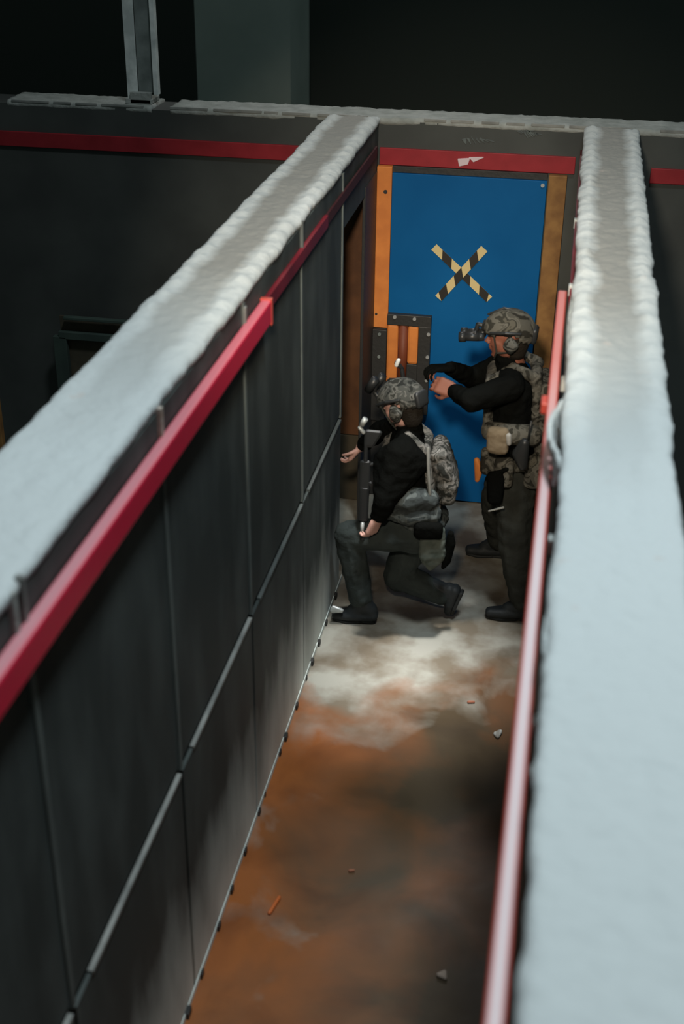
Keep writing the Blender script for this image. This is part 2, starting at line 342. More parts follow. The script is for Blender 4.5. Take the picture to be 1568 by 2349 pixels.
# far wall
def skin_wall(x0, x1):
    b = NB(); bx(b, x0, x1, YF, YF+.27, 0, H-.02); return b
b = skin_wall(-6.5, 3.2); WB = struct('wall_back', b, black_far)
cap('foam_cap', cap_far, 'X', -3.43, -2.515, YF+.135, .275, False, WB, amp=.6, seed=3)
cap('foam_cap', cap_far, 'X', -2.40, 3.2, YF+.135, .275, False, WB, amp=.6, seed=4)
random.seed(12)
b = NB()
x = -2.4
while x < 1.6:
    L = random.uniform(.08, .4)
    if not (-1.45 < x < -1.1 or .0 < x < .33): bx(b, x, x+L, YF-.006, YF+.006, H-.012, H+.004, .002)
    x += L+random.uniform(.01, .05)
x = -3.4
while x < -2.6:
    L = random.uniform(.1, .3); bx(b, x, x+L, YF-.006, YF+.006, H-.012, H+.002, .002); x += L+.03
obj('rim_edge', b, seam_light, WB)
# red strips (flat boards on the far wall)
for i, (x0, x1, z0, z1) in enumerate([(-5.2, XL-T+.005, 2.165, 2.255), (XL+.012, .008, 2.172, 2.270), (.435, 3.0, 2.145, 2.230)]):
    b = NB(); bx(b, x0, x1, YF-.018, YF, z0, z1, .003); r_ = struct('trim_%d' % (i+1), b, red_dull)
    if i == 1: strip = r_
b = NB(); hull(b, [((-.665, YF-.018, 2.225), .004), ((-.60, YF-.018, 2.232), .004), ((-.655, YF-.018, 2.188), .004), ((-.61, YF-.018, 2.20), .004)], 6)
hull(b, [((-.60, YF-.018, 2.238), .003), ((-.52, YF-.018, 2.243), .003), ((-.575, YF-.018, 2.215), .003)], 6); obj('scuff_mark', b, white_scuff, strip)
b = NB()
for (cx, cz, w, h) in [(-.57, 2.335, .10, .030), (-.26, 2.385, .05, .022), (-.30, 2.40, .045, .012)]:
    for k in range(7):
        t = k/6-.5; hull(b, [((cx+t*w*1.6, YF-.001, cz+math.cos(t*3)*h*.6+random.uniform(-.006, .006)), .0025), ((cx+t*w*1.6+.025, YF-.001, cz-h*.5+t*.02), .0025), ((cx+t*w*1.2, YF-.001, cz+h*.2), .0025)], 6)
obj('scuff_mark', b, grey_scuff, WB)

# red rails along the corridor
def rail(name, xc, y0, y1, z0, z1, w, m, ch=.006):
    b = NB(); bx(b, xc-w/2, xc+w/2, y0, y1, z0, z1, ch); return struct(name, b, m, smooth=False)
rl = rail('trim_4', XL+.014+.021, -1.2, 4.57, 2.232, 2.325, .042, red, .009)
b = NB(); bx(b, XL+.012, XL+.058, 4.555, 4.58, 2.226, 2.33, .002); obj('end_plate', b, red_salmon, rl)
rail('trim_5', XL+.010+.010, 4.58, 5.85, 2.255, 2.315, .020, red_faded, .004)
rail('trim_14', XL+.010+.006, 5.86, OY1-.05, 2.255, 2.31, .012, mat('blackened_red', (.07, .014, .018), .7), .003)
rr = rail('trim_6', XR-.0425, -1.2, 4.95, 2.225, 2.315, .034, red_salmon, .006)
rail('trim_13', XR-.008, 4.96, YF-.02, 2.235, 2.315, .016, red_faded, .003)
b = NB()
for y in (1.05, 1.97, 2.13, 2.9, 4.0, 5.0, 6.0): bx(b, XR-.02, XR+.004, y-.016, y+.016, 2.28, 2.325, .003)
obj('mounting_clip', b, galv, rr)
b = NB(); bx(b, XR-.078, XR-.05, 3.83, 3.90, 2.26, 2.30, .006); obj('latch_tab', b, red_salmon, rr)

# ------------------------------------------------------------------ blue door in the far wall
b = NB(); bx(b, -1.045, -.142, YF-.045, YF-.003, .01, 2.132, .003); D = struct('door_1', b, blue)
b = NB(); bx(b, XL+.004, XL+.094, YF-.05, YF, 1.172, 2.168, .005); struct('trim_7', b, wood_orange)
b = NB(); bx(b, -.135, -.030, YF-.05, YF, .0, 2.166, .005); struct('trim_8', b, wood_tan)
b = NB(); bx(b, XL+.094, -.142, YF-.03, YF, 2.133, 2.17, .002); struct('trim_9', b, black_trim)
b = NB(); bx(b, XL+.004, XL+.094, YF-.05, YF, .0, 1.168, .005); struct('trim_10', b, black_trim)
b = NB(); cyl(b, (XL+.058, YF-.052, 2.02), (XL+.058, YF-.048, 2.02), .012); cyl(b, (XL+.02, YF-.052, 1.26), (XL+.02, YF-.048, 1.26), .008); ob = struct('trim_11', b, black_trim)
b = NB(); cyl(b, (-.166, YF-.052, 2.107), (-.166, YF-.044, 2.107), .011); obj('bolt', b, bolt_m, D)
# lock frame: black bolted steel around orange timber blocks with a round bar groove
b = NB()
fy0, fy1 = YF-.085, YF-.045
bx(b, -1.045, -.772, fy0, fy1, 1.207, 1.277, .004); bx(b, -.848, -.772, fy0, fy1, .62, 1.209, .004); bx(b, -1.05, -.85, fy0, fy1, .62, .80, .004)
LF = obj('lock_frame', b, black_trim, D)
for (x, z) in [(-.998, 1.262), (-.875, 1.258), (-.785, 1.165), (-.785, 1.015), (-.785, .86)]:
    b = NB(); cyl(b, (x, fy0-.008, z), (x, fy0+.001, z), .011, 12); obj('bolt', b, bolt_m, LF)
b = NB(); bx(b, -1.045, -.975, fy0+.006, fy1, .80, 1.207, .014); obj('timber_block', b, wood_orange, D)
b = NB(); bx(b, -.915, -.848, fy0+.006, fy1, .955, 1.207, .014); obj('timber_block', b, wood_orange, D)
b = NB(); bx(b, -.915, -.848, fy0+.004, fy1, .80, .955, .003); obj('lock_plate', b, black_trim, D)
b = NB(); cyl(b, (-.945, fy0+.032, .80), (-.945, fy0+.032, 1.207), .03, 20); obj('turned_bar', b, mat('dark_red_wood', (.20, .05, .02), .6), D, True)
# left steel hinge plate with bolts
b = NB(); bx(b, XL+.002, -1.047, YF-.075, YF-.046, .55, 1.166, .004); HP = struct('trim_12', b, black_trim)
for z in (1.14, .99, .84):
    b = NB(); cyl(b, (-1.092, YF-.082, z), (-1.092, YF-.074, z), .010, 12); obj('bolt', b, galv_dark, HP)
# hazard tape cross: two strips of striped tape, slightly raised
def tape(p0, p1, w, y, nst, flip):
    a = Vector((p0[0], 0, p0[1])); c = Vector((p1[0], 0, p1[1])); d = (c-a); Ln = d.length; d.normalize(); n = Vector((-d.z, 0, d.x))
    def quad(bm, s0, s1, sk, yy):
        P = []
        for s, t in ((s0-sk, -w/2), (s1-sk, -w/2), (s1+sk, w/2), (s0+sk, w/2)):
            s = min(max(s, 0), Ln); p = a+d*s+n*t; P.append(p)
        f1 = [bm.verts.new((p.x, yy, p.z)) for p in P]; f2 = [bm.verts.new((p.x, yy+.002, p.z)) for p in P]
        bm.faces.new(f1); bm.faces.new(f2[::-1])
        for i in range(4): bm.faces.new((f1[i], f2[i], f2[(i+1) % 4], f1[(i+1) % 4]))
    b = NB(); quad(b, 0, Ln, 0, y); base = obj('hazard_tape', b, tape_y, D)
    b = NB(); pitch = Ln/nst
    for k in range(nst):
        s0 = pitch*(k+.45 if not flip else k+.42); quad(b, s0, s0+pitch*.5, .020 if flip else -.020, y-.0018)
    obj('black_stripes', b, tape_k, base)
dy = YF-.047
tape((-.780, 1.705), (-.428, 1.402), .047, dy-.0005, 3, False)
tape((-.478, 1.715), (-.738, 1.388), .050, dy-.0045, 3, True)

# ------------------------------------------------------------------ things beyond and beside the corridor
t = thing('steel_post', 'weathered galvanised steel channel post standing on top of the far wall at upper left', 'post', (-2.58, 7.70, H))
b = NB(); bx(b, -2.68, -2.615, 7.62, 7.635, H+.02, 4.6, .003); obj('front_flange', b, galv, t)
b = NB(); bx(b, -2.615, -2.50, 7.64, 7.655, H+.06, 4.6, .002); obj('web', b, galv_dark, t)
b = NB(); bx(b, -2.515, -2.485, 7.615, 7.66, H+.055, 4.6, .003); obj('rear_flange', b, galv, t)
b = NB(); bx(b, -2.69, -2.525, 7.60, 7.76, H+.002, H+.03, .004); bx(b, -2.66, -2.53, 7.60, 7.63, H, H+.07, .004); obj('base_plate', b, cap_far, t)
t = thing('barricade', 'dim dark green barricade board standing in the unlit room left of the corridor', 'barricade', (-2.6, 7.3, 0))
b = NB(); bx(b, -3.17, -1.9, 7.38, 7.42, .985, 1.035, .004); obj('top_rail', b, green_m, t)
b = NB(); bx(b, -3.12, -1.9, 7.36, 7.40, 1.125, 1.145, .004); obj('upper_ledge', b, green_m, t)
for x in (-3.21, -2.0):
    b = NB(); bx(b, x, x+.09, 7.38, 7.42, 0, 1.0, .004); obj('leg', b, green_m, t)
b = NB(); bx(b, -3.17, -1.9, 7.425, 7.44, .45, 1.13, .003); obj('board', b, wood_dark, t)
b = NB(); bx(b, -3.12, -3.085, 6.24, 6.28, 0, 1.22, .004); tag(obj('timber_post', b, wood_tan), 'thin brown timber post in the dark room at the left edge', 'post')
def lump(name, pts, m, label, cat):
    b = NB(); hull(b, pts); tag(obj(name, b, m, None, True), label, cat)
lump('paper_scrap', [((-.115, 5.08, .010), .012), ((-.095, 5.10, .014), .010), ((-.104, 5.06, .008), .008)], cap_m, 'small white scrap on the floor beside the right rail, level with the standing man', 'debris')
lump('plastic_casing', [((-.935, 3.73, .008), .008), ((-.915, 3.82, .008), .008)], mat('orange_plastic', (.65, .16, .04), .5), 'long thin orange casing lying on the brown floor near the left wall', 'debris')
lump('foam_crumb', [((-.22, 3.54, .008), .010), ((-.195, 3.53, .007), .008), ((-.20, 3.56, .007), .008)], mat('dirty_foam', (.45, .36, .30), .9), 'dirty pale crumb on the brown floor in the foreground', 'debris')
lump('brick_chip', [((-.27, 5.32, .007), .008), ((-.245, 5.325, .007), .007)], mat('brick_chip', (.45, .17, .10), .9), 'tiny reddish chip on the floor in front of the standing man', 'debris')
lump('wood_chip', [((-.655, 4.03, .006), .007), ((-.64, 4.035, .006), .006)], mat('chip', (.40, .16, .09), .9), 'tiny red-brown chip mid-floor beyond the orange casing', 'debris')

# ------------------------------------------------------------------ people
def frame(f, up=(0, 0, 1)):
    f = Vector(f).normalized(); s = f.cross(Vector(up)).normalized(); u = s.cross(f)     # s = right-hand side of a person facing f
    return f, s, u
def P(o, fr, a, b_, c): return Vector(o)+fr[0]*a+fr[1]*b_+fr[2]*c      # forward, right, up
def head_shapes(b, o, fr):
    q = lambda x, y, z: P(o, fr, x, y, z)
    hull(b, [(q(.022, 0, .03), .074), (q(-.030, 0, .030), .080), (q(-.01, 0, .045), .076)])
    hull(b, [(q(.045, .028, -.005), .042), (q(.045, -.028, -.005), .042), (q(.058, 0, -.075), .026), (q(.0, .035, -.06), .030), (q(.0, -.035, -.06), .030), (q(-.02, 0, 0), .06)])
    hull(b, [(q(.088, 0, .020), .009), (q(.112, 0, -.016), .011)], 6); hull(b, [(q(.100, .012, -.020), .008), (q(.100, -.012, -.020), .008)], 6)
    hull(b, [(q(.080, .040, .026), .011), (q(.088, .012, .024), .011)], 6); hull(b, [(q(.080, -.040, .026), .011), (q(.088, -.012, .024), .011)], 6)
    for s in (-1, 1):
        hull(b, [(q(.075, s*.030, .008), .013)], 6)
        hull(b, [(q(-.005, s*.078, .018), .013), (q(-.012, s*.080, -.018), .010), (q(.006, s*.076, 0), .010)], 6)
        hull(b, [(q(.072, s*.036, -.018), .018)], 6)
    hull(b, [(q(.088, .020, -.044), .007), (q(.094, -.0, -.042), .008), (q(.088, -.020, -.044), .007)], 6)
    hull(b, [(q(.086, .016, -.054), .007), (q(.091, 0, -.055), .008), (q(.086, -.016, -.054), .007)], 6)
    hull(b, [(q(.070, 0, -.085), .020)], 6)
def hair(parent, o, fr, m):
    b = NB(); hull(b, [(P(o, fr, -.045, .0, .0), .076), (P(o, fr, -.040, .0, -.055), .062), (P(o, fr, -.01, .0, .05), .082)]); blob('hair', b, m, parent, .006, 2)
def hand_shapes(b, wrist, d, n, thumb_side, curl=.5, k=1.0):
    d = Vector(d).normalized(); n = Vector(n).normalized(); s = d.cross(n).normalized(); n = s.cross(d)
    w = Vector(wrist); g = lambda a, c, e: w+d*(a*k)+s*(c*k)+n*(e*k)
    hull(b, [(g(0, -.018, 0), .019*k), (g(0, .018, 0), .019*k), (g(.085, -.034, 0), .014*k), (g(.088, .034, 0), .014*k), (g(.03, -.03, 0), .016*k), (g(.03, .03, 0), .016*k)])
    for i, L in enumerate((.070, .080, .074, .058)):
        c = (-.034+.0228*i)*(-thumb_side)*-1 if thumb_side < 0 else (.034-.0228*i)
        ang = curl*.5; p = g(.090, c, 0); r = .0092*k
        for j, f in enumerate((.45, .32, .26)):
            dd = d*math.cos(ang)+n*math.sin(ang); p2 = p+dd*(L*f*k); hull(b, [(p, r), (p2, r*.92)], 6); p = p2; r *= .93; ang += curl
    ts = 1 if thumb_side > 0 else -1
    p0 = g(.020, ts*.030, .004); p1 = g(.048, ts*.056, .018); p2 = g(.072, ts*.058, .034); p3 = g(.090, ts*.050, .046)
    hull(b, [(p0, .014*k), (p1, .0115*k)], 6); hull(b, [(p1, .0115*k), (p2, .0100*k)], 6); hull(b, [(p2, .0100*k), (p3, .0088*k)], 6)
def limb(b, pts, grow=0):
    for (p, r), (q, r2) in zip(pts[:-1], pts[1:]): hull(b, [(p, r+grow), (q, r2+grow)])
def boot(parent, heel, toe, ankle, shin, grow=0):
    heel = Vector(heel); toe = Vector(toe); d = (toe-heel).normalized(); ank = Vector(ankle); up = (ank-heel); up = (up-d*up.dot(d)).normalized(); s = d.cross(up)
    L = (toe-heel).length
    b = NB(); g = lambda a, c, e: heel+d*a+s*c+up*e
    hull(b, [(g(.035, .012, .050), .034), (g(.035, -.012, .050), .034), (g(L*.62, .022, .042), .028), (g(L*.62, -.022, .042), .028), (g(L*.40, 0, .078), .030)])
    hull(b, [(g(L*.62, .022, .042), .028), (g(L*.62, -.022, .042), .028), (g(L-.032, .010, .036), .026), (g(L-.032, -.010, .036), .026)])
    hull(b, [(g(.045, 0, .06), .042), (ank, .046)]); hull(b, [(g(L*.42, 0, .075), .030), (ank, .044), (g(.05, 0, .07), .04)])
    hull(b, [(ank, .050), (ank+(Vector(shin)-ank).normalized()*.10, .056)]); hull(b, [(g(L*.55, 0, .065), .036), (ank, .050), (g(.05, 0, .08), .045)])
    o = blob('boot', b, boot_m, parent, .006, 3)
    b = NB()
    hull(b, [(g(.03, .020, .010), .014), (g(.03, -.020, .010), .014), (g(.085, .02, .010), .012), (g(.085, -.02, .010), .012)], 6)
    hull(b, [(g(L*.38, .026, .010), .012), (g(L*.38, -.024, .010), .012), (g(L*.68, .036, .010), .012), (g(L*.68, -.034, .010), .012), (g(L-.022, .012, .012), .013), (g(L-.022, -.012, .012), .013)], 6)
    bs = blob('sole', b, sole_m, o, .006, 1)
    for k in range(4):
        b = NB(); a = L*.36+.022*k; hull(b, [(g(a, .022, .098-.012*k), .004), (g(a, -.022, .098-.012*k), .004)], 6)
        obj('lace', b, web_m, o)
    return o
def helmet(parent, o, fr, m, strobe=True, nvg_down=True, nvg_mat=None):
    q = lambda x, y, z: P(o, fr, x, y, z)
    Mx = Matrix(((fr[0].x, fr[1].x, fr[2].x, 0), (fr[0].y, fr[1].y, fr[2].y, 0), (fr[0].z, fr[1].z, fr[2].z, 0), (0, 0, 0, 1))); Mx.translation = Vector(o)
    b = NB(); bmesh.ops.create_uvsphere(b, u_segments=40, v_segments=28, radius=1)
    for v in b.verts: v.co = Vector((v.co.x*.138-.008, v.co.y*.112, v.co.z*.118+.042))
    dead = []
    for v in b.verts:
        a = math.atan2(v.co.y, v.co.x+.008); side = abs(math.sin(a)); fx = math.cos(a)
        cut = .046*side**6 + (.040 if fx > 0 else -.020)*abs(fx)**1.5 + .004
        if v.co.z < cut: dead.append(v)
    bmesh.ops.delete(b, geom=dead, context='VERTS')
    r = bmesh.ops.solidify(b, geom=list(b.faces), thickness=.010)
    bmesh.ops.transform(b, matrix=Mx, verts=list(b.verts)); sh = obj('helmet', b, m, parent, True)
    # cover details
    for s in (-1, 1):
        b = NB(); limb(b, [(q(.075, s*.098, .060), .008), (q(.0, s*.118, .068), .009), (q(-.075, s*.100, .060), .008)]); obj('side_rail', b, gun_m, sh, True)
        b = NB(); hull(b, [(q(-.042, s*.100, -.006), .024), (q(-.008, s*.100, -.006), .022), (q(-.024, s*.100, .022), .022), (q(-.024, s*.100, -.032), .018), (q(-.024, s*.080, -.01), .02)]); ec = obj('ear_cup', b, camo_a if s < 0 else gun_m, sh, True)
        b = NB(); limb(b, [(q(.06, s*.088, .035), .005), (q(.050, s*.072, -.050), .005), (q(.070, s*.020, -.105), .005)]); obj('chin_strap', b, web_m, sh, True)
        b = NB(); limb(b, [(q(-.08, s*.080, .02), .005), (q(-.02, s*.085, -.045), .005), (q(.045, s*.072, -.055), .005)]); obj('strap', b, web_m, sh, True)
    b = NB(); hull(b, [(q(.122, .022, .085), .008), (q(.122, -.022, .085), .008), (q(.130, .016, .055), .008), (q(.130, -.016, .055), .008)], 6); obj('shroud', b, gun_m, sh)
    b = NB(); hull(b, [(q(-.140, .03, .05), .018), (q(-.140, -.03, .05), .018), (q(-.132, .03, .0), .018), (q(-.132, -.03, .0), .018)]); obj('counterweight', b, gun_m, sh, True)
    b = NB(); limb(b, [(q(.10, 0, .128), .006), (q(.02, 0, .163), .006), (q(-.08, 0, .142), .006)]); obj('cable', b, gun_m, sh, True)
    if nvg_down:
        b = NB(); limb(b, [(q(.132, 0, .068), .013), (q(.155, 0, .072), .012), (q(.165, 0, .040), .012)]); hull(b, [(q(.165, .034, .035), .010), (q(.165, -.034, .035), .010)]); g = obj('goggle_mount', b, gun_m, sh, True)
        for s in (-1, 1):
            b = NB(); cyl(b, q(.118, s*.032, .016), q(.150, s*.032, .016), .020, 18, .023); cyl(b, q(.150, s*.032, .016), q(.215, s*.032, .014), .023, 18, .021); cyl(b, q(.215, s*.032, .014), q(.248, s*.032, .013), .027, 18)
            obj('goggle_tube', b, nvg_mat or gun_m, g, True)
    else:
        b = NB(); limb(b, [(q(.132, 0, .075), .012), (q(.150, 0, .115), .012), (q(.120, 0, .155), .012)]); g = obj('goggle_mount', b, gun_m, sh, True)
        for s in (-1, 1):
            b = NB(); cyl(b, q(.16, s*.032, .135), q(.085, s*.032, .185), .022, 18, .022); obj('goggle_tube', b, nvg_mat or gun_m, g, True)
    return sh

# --- standing man -----------------------------------------------------------
B = thing('person', 'man standing by the blue door, night goggles lowered on camouflage helmet, black sleeves', 'person', (-.17, 6.45, 0))
fB = frame((-.99, .06, -.07)); hB = Vector((-.250, 6.30, 1.605))
body = NB(); head_shapes(body, hB, fB)
hull(body, [((-.245, 6.31, 1.56), .055), ((-.205, 6.34, 1.43), .062)])
sL, eL, wL = (-.215, 6.155, 1.395), (-.405, 6.035, 1.355), (-.505, 6.215, 1.325)
sR, eR, wR = (-.245, 6.525, 1.385), (-.44, 6.58, 1.26), (-.545, 6.36, 1.395)
hull(body, [((-.20, 6.24, 1.34), .095), ((-.22, 6.44, 1.34), .095), ((-.19, 6.27, 1.15), .10), ((-.20, 6.42, 1.15), .10)])
hull(body, [((-.19, 6.28, 1.15), .085), ((-.20, 6.41, 1.15), .085), ((-.17, 6.38, .86), .082), ((-.175, 6.48, .86), .082)])
limb(body, [(sL, .062), (eL, .043), (wL, .030)]); limb(body, [(sR, .062), (eR, .043), (wR, .030)])
hull(body, [(sL, .06), ((-.21, 6.32, 1.42), .055)]); hull(body, [(sR, .06), ((-.22, 6.36, 1.42), .055)])
hLB, hRB = (-.155, 6.34, .82), (-.185, 6.54, .82); kLB, kRB = (-.125, 6.225, .46), (-.265, 6.69, .46); aLB, aRB = (-.045, 6.165, .105), (-.235, 6.84, .105)
limb(body, [(hLB, .088), (kLB, .058), ((-.085, 6.195, .32), .056), (aLB, .036)]); limb(body, [(hRB, .088), (kRB, .058), ((-.25, 6.76, .32), .056), (aRB, .036)])
hull(body, [((-.02, 6.165, .04), .024), ((-.20, 6.15, .03), .016)]); hull(body, [((-.02, 6.165, .04), .022), (aLB, .030)]); hull(body, [((-.20, 6.845, .04), .024), ((-.38, 6.84, .03), .016)]); hull(body, [((-.20, 6.845, .04), .022), (aRB, .030)])
hand_shapes(body, wL, (-.92, .25, .22), (.1, .75, -.6), 1, .75)
hand_shapes(body, wR, (-.75, -.60, .15), (-.2, -.3, -.9), -1, .8)
blob('body', body, skin, B, .0055, 2)
b = NB()
hull(b, [((-.20, 6.24, 1.34), .108), ((-.22, 6.44, 1.34), .108), ((-.19, 6.27, 1.13), .112), ((-.20, 6.42, 1.13), .112)])
hull(b, [((-.19, 6.27, 1.13), .11), ((-.20, 6.42, 1.13), .11), ((-.17, 6.37, .92), .115), ((-.175, 6.48, .92), .115)])
limb(b, [(sL, .078), (eL, .060), (Vector(eL).lerp(Vector(wL), .93), .044)]); limb(b, [(sR, .078), (eR, .060), (Vector(eR).lerp(Vector(wR), .93), .044)])
hull(b, [(sL, .075), ((-.215, 6.33, 1.435), .062)]); hull(b, [(sR, .075), ((-.225, 6.36, 1.435), .062)]); hull(b, [((-.235, 6.32, 1.47), .060), ((-.205, 6.34, 1.42), .072)])
blob('shirt', b, cloth_black, B, .008, 4, .006)
b = NB()
hull(b, [((-.165, 6.37, .90), .122), ((-.175, 6.49, .90), .122), (hLB, .110), (hRB, .110)])
limb(b, [(hLB, .122), (kLB, .094), ((-.095, 6.195, .30), .084), ((-.055, 6.170, .12), .070)]); limb(b, [(hRB, .122), (kRB, .094), ((-.25, 6.76, .30), .084), ((-.235, 6.82, .13), .068)])
blob('trousers', b, cloth_olive, B, .009, 4, .009, 11)
for k, s in ((kLB, -1), (kRB, 1)):
    b = NB(); kk = Vector(k); hull(b, [(kk+Vector((-.052, 0, .045)), .036), (kk+Vector((-.050, 0, -.045)), .034)]); blob('knee_pad', b, cloth_dark, B, .006, 2)
boot(B, (.025, 6.170, 0), (-.262, 6.145, 0), aLB, kLB); boot(B, (-.165, 6.850, 0), (-.440, 6.835, 0), aRB, kRB)
# glove on the far hand
b = NB(); hand_shapes(b, wR, (-.75, -.60, .15), (-.2, -.3, -.9), -1, .8, 1.12); hull(b, [(wR, .036), (Vector(eR).lerp(Vector(wR), .8), .040)]); blob('glove', b, cloth_black, B, .006, 2)
b = NB(); hull(b, [((-.262, 6.31, 1.525), .058), ((-.235, 6.325, 1.44), .070), ((-.215, 6.33, 1.545), .045)]); blob('neck_gaiter', b, cloth_black, B, .006, 2, .004, 24)
hair(B, hB, fB, hair_m); helmet(B, hB, fB, camo_b)
# plate carrier
b = NB(); hull(b, [((-.320, 6.24, 1.38), .030), ((-.325, 6.45, 1.38), .030), ((-.315, 6.24, 1.08), .032), ((-.320, 6.46, 1.08), .032), ((-.30, 6.35, 1.40), .03)])
hull(b, [((-.085, 6.235, 1.42), .032), ((-.095, 6.46, 1.42), .032), ((-.070, 6.25, 1.06), .036), ((-.075, 6.47, 1.06), .036)])
for y in (6.225, 6.46): limb(b, [((-.32, y+.02, 1.38), .030), ((-.21, y+.01, 1.475), .026), ((-.085, y+.01, 1.42), .032)])
V = blob('vest', b, camo_b, B, .008, 3, .004, 20)
b = NB()
b.free()
for y in (6.140, 6.545):
    b = NB(); limb(b, [((-.30, y+.03*(1 if y < 6.3 else -1), 1.135), .052), ((-.19, y, 1.14), .058), ((-.08, y+.03*(1 if y < 6.3 else -1), 1.13), .055)]); blob('cummerbund', b, camo_b, V, .008, 3, .005, 20)
b = NB(); hull(b, [((-.035, 6.26, 1.36), .045), ((-.045, 6.44, 1.36), .045), ((-.020, 6.27, 1.02), .052), ((-.028, 6.44, 1.02), .052)]); blob('back_pouch', b, camo_b, V, .008, 3, .006, 18)
b = NB(); hull(b, [((-.285, 6.085, 1.17), .030), ((-.225, 6.08, 1.17), .030), ((-.28, 6.085, 1.08), .032), ((-.225, 6.08, 1.08), .032)]); blob('tan_pouch', b, tan_m, V, .006, 2, .003, 30)
b = NB(); hull(b, [((-.200, 6.062, 1.165), .016), ((-.195, 6.060, 1.125), .014)]); obj('pale_patch', b, mat('pale_patch', (.38, .37, .34), .7), V, True)
b = NB(); hull(b, [((-.20, 6.135, 1.44), .012), ((-.165, 6.135, 1.415), .011)]); obj('shoulder_patch', b, mat('grey_patch', (.22, .23, .22), .7), V, True)
b = NB(); hull(b, [((-.115, 6.07, 1.13), .026), ((-.115, 6.07, 1.00), .026), ((-.15, 6.08, 1.06), .026)]); cyl(b, (-.10, 6.07, 1.13), (-.09, 6.06, 1.26), .006); obj('radio', b, gun_m, V, True)
# battle belt
b = NB(); ring = []
for k in range(17):
    a = 2*math.pi*k/16; ring.append(((-.165+.135*math.cos(a), 6.42+.20*math.sin(a), .915+.012*math.cos(a)), .036))
limb(b, ring); BL = blob('belt', b, camo_b, B, .008, 3, .004, 22)
for (x, y, m_, h) in [(-.30, 6.30, camo_b, .07), (-.22, 6.19, camo_b, .08), (-.06, 6.24, camo_b, .09), (-.02, 6.34, camo_b, .09)]:
    b = NB(); hull(b, [((x-.02, y-.01, .955), .030), ((x+.03, y-.01, .955), .030), ((x-.018, y-.01, .955-h*1.5), .030), ((x+.028, y-.01, .955-h*1.5), .030)]); blob('pouch', b, m_, BL, .007, 2, .003, 25)
b = NB(); hull(b, [((-.27, 6.165, .87), .035), ((-.235, 6.165, .87), .035), ((-.262, 6.16, .74), .030), ((-.235, 6.16, .74), .028)]); hull(b, [((-.25, 6.16, .90), .018), ((-.20, 6.155, .93), .016)]); hl = blob('holster', b, cloth_black, BL, .007, 2)
b = NB(); hull(b, [((-.275, 6.125, .685), .005), ((-.20, 6.125, .715), .006)]); obj('pale_edge', b, mat('pale_hem', (.35, .35, .32), .7), hl, True)
b = NB(); hull(b, [((-.375, 6.42, .84), .016), ((-.365, 6.42, .72), .014), ((-.355, 6.42, .78), .02)]); obj('orange_tab', b, wood_orange, BL, True)

# --- crouching man ----------------------------------------------------------
A = thing('person', 'man crouching beside the left wall in mottled helmet and dark clothes', 'person', (-.72, 6.05, 0))
fA = frame((-.80, .42, -.43)); hA = Vector((-.755, 6.08, 1.265))
sLA, eLA, wLA = (-.735, 5.925, 1.075), (-.800, 5.835, .845), (-.835, 5.835, .735)
sRA, eRA, wRA = (-.765, 6.275, 1.085), (-.93, 6.42, .96), (-1.035, 6.48, .83)
body = NB(); head_shapes(body, hA, fA); hull(body, [((-.755, 6.09, 1.215), .052), ((-.71, 6.10, 1.11), .060)])
hull(body, [((-.715, 6.00, 1.03), .088), ((-.73, 6.20, 1.03), .088), ((-.68, 6.02, .86), .092), ((-.69, 6.18, .86), .092)])
hull(body, [((-.68, 6.02, .86), .09), ((-.69, 6.18, .86), .09), ((-.63, 6.02, .62), .10), ((-.64, 6.17, .62), .10)])
limb(body, [(sLA, .060), (eLA, .043), (wLA, .030)]); limb(body, [(sRA, .060), (eRA, .043), (wRA, .030)])
hull(body, [(sLA, .058), ((-.715, 6.09, 1.11), .05)]); hull(body, [(sRA, .058), ((-.72, 6.12, 1.11), .05)])
hLA, hRA = (-.65, 6.00, .585), (-.66, 6.19, .585); kLA, kRA = (-1.010, 5.985, .530), (-.755, 6.13, .225); aLA, aRA = (-.925, 5.965, .115), (-.475, 6.11, .130)
limb(body, [(hLA, .088), (kLA, .058), ((-.975, 5.98, .38), .055), (aLA, .036)]); limb(body, [(hRA, .088), (kRA, .058), ((-.64, 6.12, .20), .055), (aRA, .036)])
hull(body, [((-.88, 5.97, .04), .024), ((-1.04, 5.96, .03), .016)]); hull(body, [((-.88, 5.97, .04), .022), (aLA, .030)]); hull(body, [((-.42, 6.11, .13), .026), ((-.45, 6.11, .035), .022), (aRA, .034)])
hand_shapes(body, wLA, (-.35, -.05, -.93), (-.85, .5, .1), 1, .75)
hand_shapes(body, wRA, (-.55, .05, -.83), (-.6, .2, .4), -1, .55)
blob('body', body, skin_pale, A, .0055, 2)
b = NB()
hull(b, [((-.715, 6.00, 1.04), .104), ((-.73, 6.20, 1.04), .104), ((-.69, 6.02, .86), .106), ((-.70, 6.18, .86), .106)])
hull(b, [((-.69, 6.02, .86), .104), ((-.70, 6.18, .86), .104), ((-.64, 6.03, .68), .112), ((-.65, 6.17, .68), .112)])
hull(b, [(sLA, .088), (eLA, .062), ((-.82, 5.98, 1.0), .07), ((-.66, 5.95, 1.02), .07)]); limb(b, [(sLA, .086), (eLA, .064), (Vector(eLA).lerp(Vector(wLA), .80), .048)]); limb(b, [(sRA, .075), (eRA, .058), (Vector(eRA).lerp(Vector(wRA), .80), .044)])
hull(b, [(sLA, .075), ((-.715, 6.09, 1.13), .062)]); hull(b, [(sRA, .073), ((-.72, 6.12, 1.13), .062)]); hull(b, [((-.735, 6.09, 1.165), .058), ((-.71, 6.10, 1.11), .07)])
blob('shirt', b, cloth_black, A, .008, 4, .006)
b = NB()
